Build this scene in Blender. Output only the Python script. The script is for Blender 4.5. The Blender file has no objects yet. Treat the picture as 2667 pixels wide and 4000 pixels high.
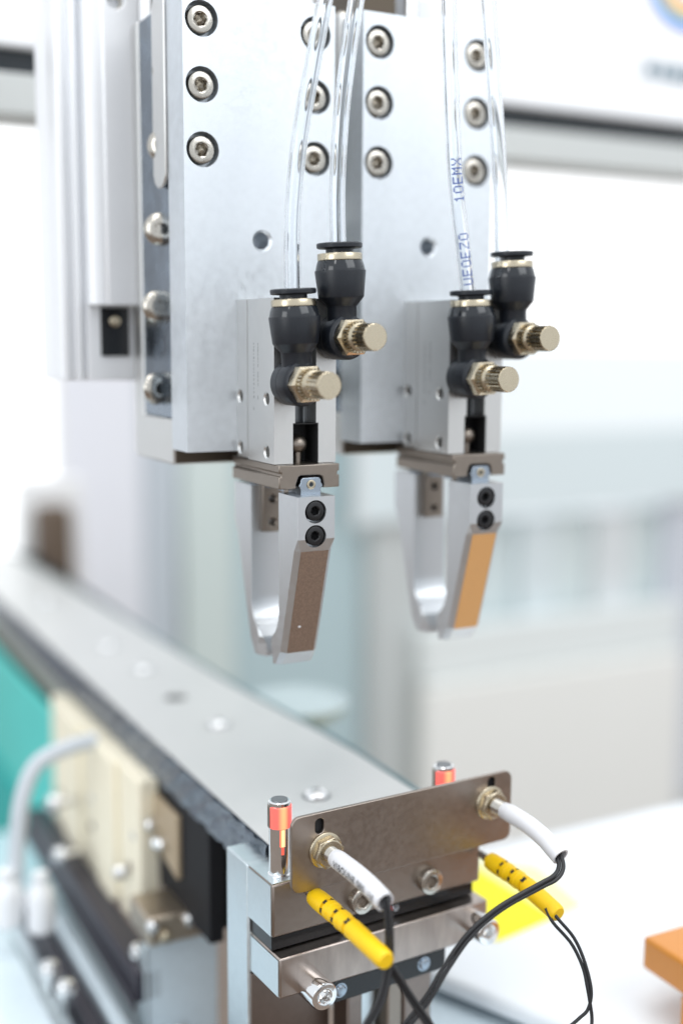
import bpy, bmesh, math, random
from mathutils import Vector, Matrix
random.seed(7)
S = 0.01                       # one millimetre of the machine in scene units
SC = bpy.context.scene
COL = SC.collection
R = math.radians

# ------------------------------------------------------------------ camera
cam_d = bpy.data.cameras.new('camera'); cam = bpy.data.objects.new('camera', cam_d); COL.objects.link(cam)
yaw, pit, rol = 0.4792, -0.1395, 0.0054
F = Vector((math.sin(yaw)*math.cos(pit), math.cos(yaw)*math.cos(pit), math.sin(pit)))
RT = Vector((math.cos(yaw), -math.sin(yaw), 0)); UP = RT.cross(F)
r2 = RT*math.cos(rol)+UP*math.sin(rol); u2 = UP*math.cos(rol)-RT*math.sin(rol)
M = Matrix(((r2.x, u2.x, -F.x, -141.51*S), (r2.y, u2.y, -F.y, -369.70*S), (r2.z, u2.z, -F.z, -81.603*S), (0, 0, 0, 1)))
cam.matrix_world = M
cam_d.sensor_fit = 'HORIZONTAL'; cam_d.sensor_width = 24; cam_d.lens = 24*4659.17/2667
cam_d.clip_start = 0.05; cam_d.clip_end = 400
cam_d.dof.use_dof = True; cam_d.dof.focus_distance = 371*S
cam_d.dof.aperture_fstop = cam_d.lens*1e-3/(14.5*S); cam_d.dof.aperture_blades = 0
SC.camera = cam
# ------------------------------------------------------------------ light
W = bpy.data.worlds.new('World'); SC.world = W; W.use_nodes = True
bg = W.node_tree.nodes['Background']; bg.inputs[0].default_value = (0.90, 0.95, 1.0, 1); bg.inputs[1].default_value = 0.74
def area(name, loc, target, sx, sy, radiance, col=(1, 1, 1)):
    d = bpy.data.lights.new(name, 'AREA'); d.shape = 'RECTANGLE'; d.size = sx*S; d.size_y = sy*S
    d.energy = radiance*math.pi*(sx*S)*(sy*S); d.color = col
    o = bpy.data.objects.new(name, d); COL.objects.link(o); o.location = Vector(loc)*S
    o.rotation_euler = (Vector(target)-Vector(loc)).to_track_quat('-Z', 'Y').to_euler(); return o
area('ceiling_lamp', (20, 100, 900), (20, 100, 0), 900, 500, 2.6, (1, .99, .97))
area('ceiling_lamp', (420, -780, 560), (20, 0, -10), 700, 560, 2.0, (.95, .98, 1))
area('tube_lamp', (-520, -420, 760), (20, 0, -150), 60, 700, 9, (1, 1, 1))
area('tube_lamp', (160, -300, 900), (40, 50, -240), 700, 40, 12, (1, 1, 1))
area('added_edge_light', (-1000, -360, 120), (0, 0, -60), 420, 560, 2.2, (.97, .99, 1))  # added light, gives bright bevels and sheen on left-hand edges
SC.view_settings.view_transform = 'Standard'; SC.view_settings.look = 'None'
SC.view_settings.exposure = 0.60; SC.view_settings.gamma = 1
SC.cycles.max_bounces = 14; SC.cycles.transmission_bounces = 14; SC.cycles.glossy_bounces = 6; SC.cycles.transparent_max_bounces = 12
SC.cycles.caustics_refractive = False; SC.cycles.caustics_reflective = False
SC.cycles.sample_clamp_indirect = 6

# ------------------------------------------------------------------ materials
def mat(name, col, rough=.5, metal=0., bump=0., bscale=8., var=0., vscale=3., rvar=0., spec=.5, trans=0., ior=1.45, emit=None, es=0., coat=0., stretch=(1, 1, 1)):
    m = bpy.data.materials.new(name); m.use_nodes = True; nt = m.node_tree; b = nt.nodes['Principled BSDF']
    b.inputs['Base Color'].default_value = (*col, 1); b.inputs['Roughness'].default_value = rough
    b.inputs['Metallic'].default_value = metal; b.inputs['Specular IOR Level'].default_value = spec
    b.inputs['IOR'].default_value = ior; b.inputs['Transmission Weight'].default_value = trans; b.inputs['Coat Weight'].default_value = coat
    if emit: b.inputs['Emission Color'].default_value = (*emit, 1); b.inputs['Emission Strength'].default_value = es
    if bump or var or rvar:
        tc = nt.nodes.new('ShaderNodeTexCoord'); mp = nt.nodes.new('ShaderNodeMapping'); nt.links.new(tc.outputs['Object'], mp.inputs[0])
        mp.inputs['Scale'].default_value = stretch
    if bump:
        n = nt.nodes.new('ShaderNodeTexNoise'); n.inputs['Scale'].default_value = bscale/S/10; n.inputs['Detail'].default_value = 4
        nt.links.new(mp.outputs[0], n.inputs['Vector'])
        bp = nt.nodes.new('ShaderNodeBump'); bp.inputs['Strength'].default_value = bump; bp.inputs['Distance'].default_value = .1*S*3
        nt.links.new(n.outputs[0], bp.inputs['Height']); nt.links.new(bp.outputs[0], b.inputs['Normal'])
    if var or rvar:
        n = nt.nodes.new('ShaderNodeTexNoise'); n.inputs['Scale'].default_value = vscale/S/10; n.inputs['Detail'].default_value = 6
        nt.links.new(mp.outputs[0], n.inputs['Vector'])
        if var:
            mx = nt.nodes.new('ShaderNodeMix'); mx.data_type = 'RGBA'; nt.links.new(n.outputs[0], mx.inputs[0])
            mx.inputs[6].default_value = (*[max(0, c*(1-var)) for c in col], 1); mx.inputs[7].default_value = (*[min(1, c*(1+var)) for c in col], 1)
            nt.links.new(mx.outputs[2], b.inputs['Base Color'])
        if rvar:
            mr = nt.nodes.new('ShaderNodeMapRange'); nt.links.new(n.outputs[0], mr.inputs[0]); mr.inputs[1].default_value = .3; mr.inputs[2].default_value = .7
            mr.inputs[3].default_value = max(.02, rough-rvar); mr.inputs[4].default_value = min(1, rough+rvar); nt.links.new(mr.outputs[0], b.inputs['Roughness'])
    return m
PLATE = mat('blasted_aluminium', (.71, .745, .78), .46, 1, bump=.25, bscale=30, var=.13, vscale=3.2, rvar=.09)
ALU = mat('anodised_aluminium', (.68, .68, .67), .42, 1, bump=.06, bscale=40, var=.04, vscale=3, rvar=.04)
FING = mat('milled_aluminium', (.62, .64, .66), .36, 1, bump=.05, bscale=40, rvar=.05, vscale=5)
NICK = mat('nickel', (.55, .48, .36), .27, 1, rvar=.06, vscale=6)
SCRW = mat('plated_screw', (.51, .48, .43), .24, 1, rvar=.07, vscale=8)
STEEL = mat('brown_steel', (.29, .25, .215), .38, 1, bump=.12, bscale=45, var=.06, vscale=5)
BRACK = mat('brushed_steel', (.335, .285, .25), .36, 1, bump=.06, bscale=30, var=.04, vscale=6, rvar=.05)
MIRR = mat('ground_steel', (.33, .38, .44), .20, 1, var=.15, vscale=3, rvar=.08)
RAILS = mat('painted_reflection_rail', (.21, .25, .30), .24, .95, var=.55, vscale=1.3, rvar=.12)  # tone variation paints light and dark reflections into the rail
CHROME = mat('polished_steel', (.82, .82, .82), .14, 1, rvar=.05, vscale=5)
BLACK = mat('black_plastic', (.013, .016, .022), .36, 0, bump=.10, bscale=35, var=.2, vscale=5)
GLOSS = mat('glossy_black_plastic', (.014, .017, .022), .14, coat=.3)
SOCK = mat('black_oxide', (.028, .028, .030), .33, .4, rvar=.1, vscale=9)
SHBLK = mat('shade_and_mark_black', (.015, .015, .016), .6)  # black for painted shade in recesses, and for the boots' black marks
BROWN = mat('dark_brown_steel_and_shade', (.10, .08, .06), .45, .7)
GLASS = mat('clear_polyurethane', (.97, .985, 1.0), .03, 0, trans=1, ior=1.46, rvar=.02, vscale=2)
INK = mat('blue_ink', (.03, .085, .36), .6)
BINK = mat('black_ink', (.02, .02, .02), .6)
GINK = mat('grey_engraving', (.30, .30, .30), .6)
PADB = mat('brown_friction_pad', (.215, .145, .105), .70, bump=.7, bscale=22, var=.45, vscale=16)
PADO = mat('orange_friction_pad', (.68, .37, .145), .65, bump=.3, bscale=28, var=.06, vscale=10)
WHITE = mat('white_sleeve', (.70, .70, .72), .42, bump=.05, bscale=8, var=.03)
YELL = mat('yellow_boot', (.90, .56, .004), .42, bump=.03, bscale=10, var=.05, vscale=3)
CABLE = mat('black_cable', (.020, .020, .022), .42, bump=.06, bscale=25)
REDL = mat('red_lit_ring', (.75, .10, .07), .25, emit=(1, .13, .085), es=.62)
HOTS = mat('orange_hot_stripe', (.8, .4, .15), .3, emit=(1, .45, .16), es=.85)
def glow(name, width, cold, hot, es):
    m = mat(name, (.75, .12, .09), .25, emit=cold, es=es); nt = m.node_tree; b = nt.nodes['Principled BSDF']
    tc = nt.nodes.new('ShaderNodeTexCoord'); sp = nt.nodes.new('ShaderNodeSeparateXYZ'); nt.links.new(tc.outputs['Object'], sp.inputs[0])
    at = nt.nodes.new('ShaderNodeMath'); at.operation = 'ARCTAN2'; nt.links.new(sp.outputs[1], at.inputs[0]); nt.links.new(sp.outputs[0], at.inputs[1])
    ad = nt.nodes.new('ShaderNodeMath'); ad.operation = 'ADD'; nt.links.new(at.outputs[0], ad.inputs[0]); ad.inputs[1].default_value = R(98)
    ab = nt.nodes.new('ShaderNodeMath'); ab.operation = 'ABSOLUTE'; nt.links.new(ad.outputs[0], ab.inputs[0])
    mr = nt.nodes.new('ShaderNodeMapRange'); mr.interpolation_type = 'SMOOTHSTEP'; nt.links.new(ab.outputs[0], mr.inputs[0])
    mr.inputs[1].default_value = width; mr.inputs[2].default_value = .02; mr.inputs[3].default_value = 0; mr.inputs[4].default_value = 1
    mx = nt.nodes.new('ShaderNodeMix'); mx.data_type = 'RGBA'; nt.links.new(mr.outputs[0], mx.inputs[0]); mx.inputs[6].default_value = (*cold, 1); mx.inputs[7].default_value = (*hot, 1)
    nt.links.new(mx.outputs[2], b.inputs['Emission Color']); return m
GLOWR = glow('painted_glow_ring', .55, (.95, .11, .10), (1.25, .55, .22), .66)  # red glow painted as emission, bright streak turned towards the viewer
GLOWS = glow('painted_glow_slit', .30, (.95, .10, .04), (1.6, .8, .35), 1.0)
REDS = mat('red_glow_slit', (.9, .2, .05), .3, emit=(1, .26, .08), es=1.6)
REDD = mat('red_light_dot', (.9, .02, .02), .3, emit=(1, .03, .03), es=1)
TOPP = mat('pale_running_plate', (.53, .535, .525), .36, 0, var=.05, vscale=1.2, rvar=.06, coat=.15)
FOAM = mat('mottled_dark_side', (.105, .13, .165), .22, bump=1.0, bscale=3.2, var=.80, vscale=2.6)
GREEN = mat('grey_green_frame', (.30, .31, .28), .5, var=.1)
MATTE = mat('matte_black', (.012, .012, .014), .62, spec=.25)
TANM = mat('tan_metal', (.46, .39, .31), .32, .9, var=.15)
SLOTG = mat('slot_grey', (.22, .23, .24), .4, .8)
DTEAL = mat('dark_teal_edge', (.05, .14, .16), .35)
ZINC = mat('zinc_plated', (.68, .75, .78), .34, 1, bump=.1, bscale=20, var=.12, vscale=2.5, rvar=.06)
BRNPL = mat('brown_plate', (.24, .20, .18), .36, 1, var=.12, vscale=3)  # plain brown metal tone
REFLST = mat('painted_reflection_steel', (.43, .37, .335), .30, 1, var=.45, vscale=1.6, stretch=(1.4, 1.4, .35))  # stripes paint streaky reflections into the steel colour
JET = mat('black_acrylic', (.010, .011, .013), .22)
CREAM = mat('cream_plastic', (.93, .86, .68), .5, var=.05)
TEAL = mat('teal_panel', (.09, .62, .57), .45, var=.12, vscale=.3)
TEALD = mat('dark_teal_panel', (.0, .45, .43), .45)
PALEB = mat('pale_blue_metal', (.70, .80, .86), .4, .25, var=.08)
COLM = mat('pale_column_aluminium', (.93, .95, .98), .40, .12, var=.02)
PURP = mat('dark_rail', (.045, .042, .055), .4, .3)
HOSE = mat('grey_hose', (.60, .64, .68), .4)
WPAINT = mat('white_paint', (.86, .87, .89), .4)
COVER = mat('cool_white_cover', (.80, .83, .86), .42, var=.04, vscale=.25, rvar=.06)
WPAINT2 = mat('warm_white_paint', (.80, .80, .80), .5)
GREYB = mat('grey_band', (.58, .60, .59), .5)
GAPSH = mat('painted_gap_shadow', (.02, .025, .03), .6)
FROST = mat('lit_frosted_glass', (.9, .9, .9), .5, emit=(.97, .99, 1), es=.5)
FROST2 = mat('glow_fade_mid', (.85, .9, .92), .5, emit=(.93, .98, 1), es=.12)
FROST3 = mat('glow_fade_low', (.72, .80, .82), .5, emit=(.90, .97, 1), es=.04)
YTAG = mat('yellow_note', (.95, .84, .005), .5)
YTAG2 = mat('pale_yellow_note', (.92, .90, .45), .5)
ORNG = mat('orange_resin', (.62, .24, .035), .30, coat=.3, var=.05)
BRWN = mat('brown_slot', (.12, .085, .06), .6)
FLOOR = mat('floor_tiles', (.23, .17, .13), .5, var=.15, vscale=.02)

# ------------------------------------------------------------------ mesh helpers (millimetres)
class MB:
    def __init__(s): s.v = []; s.f = []
    def add(s, vs, fs):
        n = len(s.v); s.v += [tuple(v) for v in vs]; s.f += [tuple(i+n for i in f) for f in fs]; return s
    def box(s, x0, x1, y0, y1, z0, z1):
        return s.add([(x0, y0, z0), (x1, y0, z0), (x1, y1, z0), (x0, y1, z0), (x0, y0, z1), (x1, y0, z1), (x1, y1, z1), (x0, y1, z1)],
                     [(3, 2, 1, 0), (4, 5, 6, 7), (0, 1, 5, 4), (1, 2, 6, 5), (2, 3, 7, 6), (3, 0, 4, 7)])
    def prism(s, poly, axis, a, b):
        # poly of 2-D points; axis 'x': (y,z), 'y': (x,z), 'z': (x,y)
        def P(p, h): return {'x': (h, p[0], p[1]), 'y': (p[0], h, p[1]), 'z': (p[0], p[1], h)}[axis]
        n = len(poly); vs = [P(p, a) for p in poly]+[P(p, b) for p in poly]
        fs = [tuple(range(n)), tuple(range(2*n-1, n-1, -1))]+[(i, n+i, n+(i+1) % n, (i+1) % n) for i in range(n)]
        return s.add(vs, fs)
    def lathe(s, prof, o=(0, 0, 0), axis='z', seg=48, cap=True):
        # prof: (r, h) along the axis; axis may be '-x' etc.
        sg = -1 if axis[0] == '-' else 1; ax = axis[-1]
        def P(r, h, t):
            a, b = r*math.cos(t), r*math.sin(t); h *= sg
            return {'z': (o[0]+a, o[1]+b, o[2]+h), 'y': (o[0]+a, o[1]+h, o[2]+b), 'x': (o[0]+h, o[1]+a, o[2]+b)}[ax]
        vs = []; fs = []
        for r, h in prof: vs += [P(r, h, 2*math.pi*i/seg) for i in range(seg)]
        for k in range(len(prof)-1):
            for i in range(seg): fs.append((k*seg+i, k*seg+(i+1) % seg, (k+1)*seg+(i+1) % seg, (k+1)*seg+i))
        if cap:
            fs.append(tuple(range(seg))[::-1]); fs.append(tuple((len(prof)-1)*seg+i for i in range(seg)))
        return s.add(vs, fs)
    def sweep(s, pts, r, seg=16, inner=None, closed_caps=True):
        pts = [Vector(p) for p in pts]; n = len(pts)
        rs = r if isinstance(r, (list, tuple)) else [r]*n
        T = [(pts[min(i+1, n-1)]-pts[max(i-1, 0)]).normalized() for i in range(n)]
        u = T[0].orthogonal().normalized(); fr = []
        for i in range(n):
            u = (u-T[i]*u.dot(T[i])).normalized(); fr.append((u, T[i].cross(u)))
        def ring(i, rr): return [pts[i]+(fr[i][0]*math.cos(2*math.pi*k/seg)+fr[i][1]*math.sin(2*math.pi*k/seg))*rr for k in range(seg)]
        vs = []; fs = []
        for i in range(n): vs += ring(i, rs[i])
        for i in range(n-1):
            for k in range(seg): fs.append((i*seg+k, i*seg+(k+1) % seg, (i+1)*seg+(k+1) % seg, (i+1)*seg+k))
        if inner:
            b = len(vs)
            for i in range(n): vs += ring(i, inner*rs[i] if inner < 1 else inner)
            for i in range(n-1):
                for k in range(seg): fs.append((b+i*seg+(k+1) % seg, b+i*seg+k, b+(i+1)*seg+k, b+(i+1)*seg+(k+1) % seg))
            e = (n-1)*seg
            for k in range(seg):
                fs.append((k, b+k, b+(k+1) % seg, (k+1) % seg)); fs.append((e+k, e+(k+1) % seg, b+e+(k+1) % seg, b+e+k))
        elif closed_caps:
            fs.append(tuple(range(seg))[::-1]); fs.append(tuple((n-1)*seg+k for k in range(seg)))
        return s.add(vs, fs)
    def gear(s, r1, r0, teeth, a, b, o=(0, 0, 0), axis='-y'):
        poly = []
        for i in range(teeth):
            t = 2*math.pi*i/teeth; w = 2*math.pi/teeth
            for dt, rr in ((.02, r0), (.22, r0), (.36, r1), (.86, r1)): poly.append((rr*math.cos(t+dt*w), rr*math.sin(t+dt*w)))
        m = MB()
        m.prism([(o[0]+p[0], o[2]+p[1]) for p in poly], 'y', o[1]-a, o[1]-b); s.add(m.v, m.f); return s
    def rrect(s, x0, x1, z0, z1, rad, y0, y1, n=6, axis='y'):
        poly = []
        for cx, cz, a0 in ((x1-rad, z1-rad, 0), (x0+rad, z1-rad, 90), (x0+rad, z0+rad, 180), (x1-rad, z0+rad, 270)):
            for k in range(n+1): a = R(a0+90*k/n); poly.append((cx+rad*math.cos(a), cz+rad*math.sin(a)))
        return s.prism(poly, axis, y0, y1)
def spline(pts, m=8):
    P = [Vector(p) for p in pts]; out = []; n = len(P)
    for i in range(n-1):
        p0 = P[i-1] if i else P[0]*2-P[1]; p1 = P[i]; p2 = P[i+1]; p3 = P[i+2] if i+2 < n else P[-1]*2-P[-2]
        for k in range(m):
            t = k/m; out.append(.5*((2*p1)+(p2-p0)*t+(2*p0-5*p1+4*p2-p3)*t*t+(3*p1-p0-3*p2+p3)*t**3))
    out.append(P[-1]); return out
def mesh_of(name, mb, m, base=(0, 0, 0), sharp=38):
    me = bpy.data.meshes.new(name); b = Vector(base)
    me.from_pydata([(Vector(v)-b)*S for v in mb.v], [], mb.f)
    bm = bmesh.new(); bm.from_mesh(me); bmesh.ops.recalc_face_normals(bm, faces=bm.faces); bm.to_mesh(me); bm.free()
    me.materials.append(m); finish(me, sharp); return me
def finish(me, sharp=38):
    me.polygons.foreach_set('use_smooth', [True]*len(me.polygons)); me.set_sharp_from_angle(angle=R(sharp)); me.update()
class Root:
    """a thing: an Empty at its base; parts are built in its local millimetres"""
    def __init__(s, name, label, cat, base, rotz=0, group=None, org=None):
        o = bpy.data.objects.new(name, None); COL.objects.link(o); o.empty_display_size = .05
        s.o = o; s.base = Vector(base); o['label'] = label; o['category'] = cat
        if group: o['group'] = group
        if org is None: o.location = s.base*S
        else: o.location = (Vector(org)+Matrix.Rotation(rotz, 3, 'Z') @ s.base)*S
        o.rotation_euler = (0, 0, rotz)
def obj(name, mb, m, parent=None, bevel=0., seg=2, cut=None, base=None, sharp=38, local=False, ang=40):
    if isinstance(parent, Root): base_, po = parent.base, parent.o
    elif parent is not None: base_, po = Vector(parent['_b']) if '_b' in parent else Vector((0, 0, 0)), parent
    else: base_, po = Vector((0, 0, 0)), None
    if base is not None: base_ = Vector(base)
    if local: base_ = Vector((0, 0, 0))
    me = mesh_of(name, mb, m, base_, sharp)
    o = bpy.data.objects.new(name, me); COL.objects.link(o)
    if cut:
        tmp = []
        for c in cut:
            cm = mesh_of('cutter', c, m, base_); co = bpy.data.objects.new('cutter', cm); COL.objects.link(co); tmp.append(co)
            md = o.modifiers.new('cut', 'BOOLEAN'); md.operation = 'DIFFERENCE'; md.solver = 'EXACT'; md.object = co
        bpy.context.view_layer.update(); dg = bpy.context.evaluated_depsgraph_get()
        nm = bpy.data.meshes.new_from_object(o.evaluated_get(dg)); o.modifiers.clear(); nm.name = name
        o.data = nm; finish(nm, sharp)
        for co in tmp: bpy.data.objects.remove(co, do_unlink=True)
    if bevel:
        md = o.modifiers.new('bevel', 'BEVEL'); md.width = bevel*S; md.segments = seg; md.limit_method = 'ANGLE'; md.angle_limit = R(ang); md.use_clamp_overlap = True
    if po is not None: o.parent = po
    return o
def sub(name, mb, m, parent_obj, root, **k):     # a sub-part, built in its thing's millimetres
    b = root.base if isinstance(root, Root) else root
    o = obj(name, mb, m, None, base=b, **k); o.parent = parent_obj
    return o
def kids(o): return [c for c in list(COL.objects) if c.parent is o]
def copy_tree(o, parent=None):
    c = o.copy(); COL.objects.link(c); c.parent = parent
    for ch in kids(o): copy_tree(ch, c)
    return c
def tag(o, label, cat, group=None, kind=None):
    if label: o['label'] = label
    if cat: o['category'] = cat
    if group: o['group'] = group
    if kind: o['kind'] = kind
    return o
# a socket head: axis +z, face at z = 0
def screw_mesh(name, rad, hexr, m, h=5., dep=2.6, ch=.5):
    mb = MB().lathe([(rad, -h), (rad, -ch), (rad-ch*.35, -ch*.3), (rad-ch, 0)], seg=48)
    c = MB().lathe([(hexr, -dep), (hexr, 1)], seg=6); c2 = MB().lathe([(hexr*.3, -dep-1.1), (hexr*.92, -dep+.05)], seg=24)
    c3 = MB().lathe([(hexr*.9, -.25), (hexr*1.25, .25)], seg=36)
    o = obj('tmp', mb, m, None, cut=[c, c2, c3]); me = o.data; me.name = name; bpy.data.objects.remove(o); finish(me, 30); return me
def place(name, me, parent, loc, rot, root=None, bevel=0.):
    o = bpy.data.objects.new(name, me); COL.objects.link(o); po = parent.o if isinstance(parent, Root) else parent
    b = (root or parent).base if isinstance((root or parent), Root) else Vector((0, 0, 0))
    o.parent = po; o.location = (Vector(loc)-b)*S; o.rotation_euler = rot
    return o
ROT_FRONT = (math.pi/2, 0, 0)       # faces -y
ROT_LEFT = (0, -math.pi/2, 0)       # faces -x

M_PL = screw_mesh('plate_screw', 4.35, 2.3, SCRW, dep=3.6)
M_SIDE = screw_mesh('rail_screw', 4.9, 2.5, SCRW)
def dome_mesh():
    mb = MB().lathe([(5.6, -2.2), (5.6, -1.9), (5.2, -1.2), (4.3, -.4), (3.0, 0), (2.6, 0)], seg=48)
    o = obj('tmp', mb, SCRW, None, cut=[MB().lathe([(2.2, -2), (2.2, 1)], seg=6)]); me = o.data; me.name = 'rail_screw'; bpy.data.objects.remove(o); finish(me, 40); return me
M_RAIL = dome_mesh()
M_BLK = screw_mesh('black_screw', 3.1, 1.55, SOCK, h=3, dep=1.8, ch=.35)
M_BAR = screw_mesh('bar_screw', 4.5, 2.4, CHROME, h=9, dep=3, ch=.6)

# ================================================================== slide unit (plate, base, rail)
def slide_unit():
    rt = Root('slide_unit', 'left vertical slide with thick blasted aluminium face plate and six socket screws', 'linear slide', (20, 28, -121))
    cuts = []
    for x in (0, 40.05):
        for z in (20, 0, -20): cuts.append(MB().lathe([(5.55, -2), (5.55, 7)], (x, 0, z), 'y', 56))
    hole = MB().lathe([(3.6, -1), (3.55, .05), (2.7, 1.0), (2.7, 11)], (20.6, 0, -47.7), 'y', 40)
    obj('front_plate', MB().box(-6.4, 47.2, 0, 15, -117, 29.6), PLATE, rt, bevel=.55, cut=cuts+[hole])
    for x in (0, 40.05):
        for z in (20, 0, -20): place('screw', M_PL, rt, (x, .9, z), (math.pi/2, random.random()*3, 0))
    for z in (20, 0, -20):
        pass
    gr = MB().box(-20, -1.5, 16.8, 47, -107, 40)
    obj('slide_base', MB().box(-5.9, 44, 15.25, 57, -122.5, 29), ALU, rt, bevel=.6, cut=[gr])
    obj('guide_rail', MB().box(-5.3, -1.6, 17.0, 46.8, -106.8, 28.6), RAILS, rt, bevel=.2)
    for i, z in enumerate((29, 8.5, -15.5, -43, -69, -97)):
        place('rail_screw', M_RAIL, rt, (-6.2, 21.8+(29-z)*.045, z), (0, -math.pi/2, i*.4))
    pr = [(15.3, 32), (15.3, -26.5), (17, -29), (19.5, -30.2), (23, -30.2), (26, -28.5), (27.6, -25.5), (27.6, 27), (25, 32)]
    obj('stop_block', MB().prism(pr, 'x', -7.4, -5.95), ALU, rt, bevel=.5)
    obj('base_front_shade', MB().box(-5.2, 30, 14.6, 15.2, -121.9, -117.3), BROWN, rt, bevel=.2)  # dark strip paints the shadow on the base front below the plate
    bolt = obj('stop_bolt', MB().lathe([(5.2, 29.2), (5.2, 31), (4.6, 31.4), (2.6, 31.5), (2.6, 60)], (24, 20, 0), 'z', 32), CHROME, rt)
    obj('top_cap', MB().box(2, 19, 22, 56, 29.2, 62), BROWN, rt, bevel=.6); obj('top_block', MB().box(19.2, 43, 24, 56, 29.2, 44), COLM, rt, bevel=.6)
    return rt
# ================================================================== gripper
def finger_mesh(mirror):
    C = -12.5; x0, x1 = 15.5, 28.5
    st = [((-38, -128.7), (-23.7, -128.7), .05, .05), ((-38, -142.2), (-23.7, -142.2), .05, .05), ((-37.0, -146.0), (-23.7, -146.0), 1.6, .05),
          ((-30.63, -167), (-23.7, -167), 1.6, .05)]
    for k in range(1, 10):                                            # inner hook: an arc towards the tip
        t = k/9; a = t*R(66); by = -23.7+8.3*(1-math.cos(a)); bz = -167-10.5*math.sin(a)
        fz = -167-(181.3-167)*t*.8; fy = -37-(fz+146)*10.7/35.3*-1*-1
        st.append(((-30.63+(-167-fz)*10.7/35.3, fz), (by, bz), 1.6, .05))
    st += [((-26.3, -181.3), (-16.2, -179.4), 1.6, .9), ((-25.0, -182.9), (-15.9, -182.0), 1.6, 2.1), ((-22.6, -185.8), (-15.9, -186.4), 1.6, 2.3)]
    mb = MB()
    for (fy, fz), (by, bz), cf, cb in st:
        for x, y in ((x0+cf, fy), (x1-cf, fy), (x1, fy+cf), (x1, by-cb*1.3), (x1-cb, by), (x0+cb, by), (x0, by-cb*1.3), (x0, fy+cf)):
            z = fz+(bz-fz)*(y-fy)/(by-fy); mb.v.append((x, 2*C-y if mirror else y, z))
    for i in range(len(st)-1):
        for k in range(8): mb.f.append((i*8+k, i*8+(k+1) % 8, i*8+8+(k+1) % 8, i*8+8+k))
    mb.f.append(tuple(range(8))); mb.f.append(tuple(range(len(mb.v)-8, len(mb.v)))); return mb
def pad_mesh(mirror):
    C = -12.5
    a = Vector((-37.0, -146.0)); b = Vector((-26.3, -181.3)); d = (b-a).normalized(); nn = Vector((d.y, -d.x))
    if nn.x > 0: nn = -nn
    q = [a+d*.15, b-d*.1, b-d*.1+nn*.16, a+d*.15+nn*.16]
    q = [(p.x, p.y) for p in q]
    if mirror: q = [(2*C-y, z) for y, z in q]
    return MB().prism(q, 'x', 17.2, 26.8)
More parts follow.
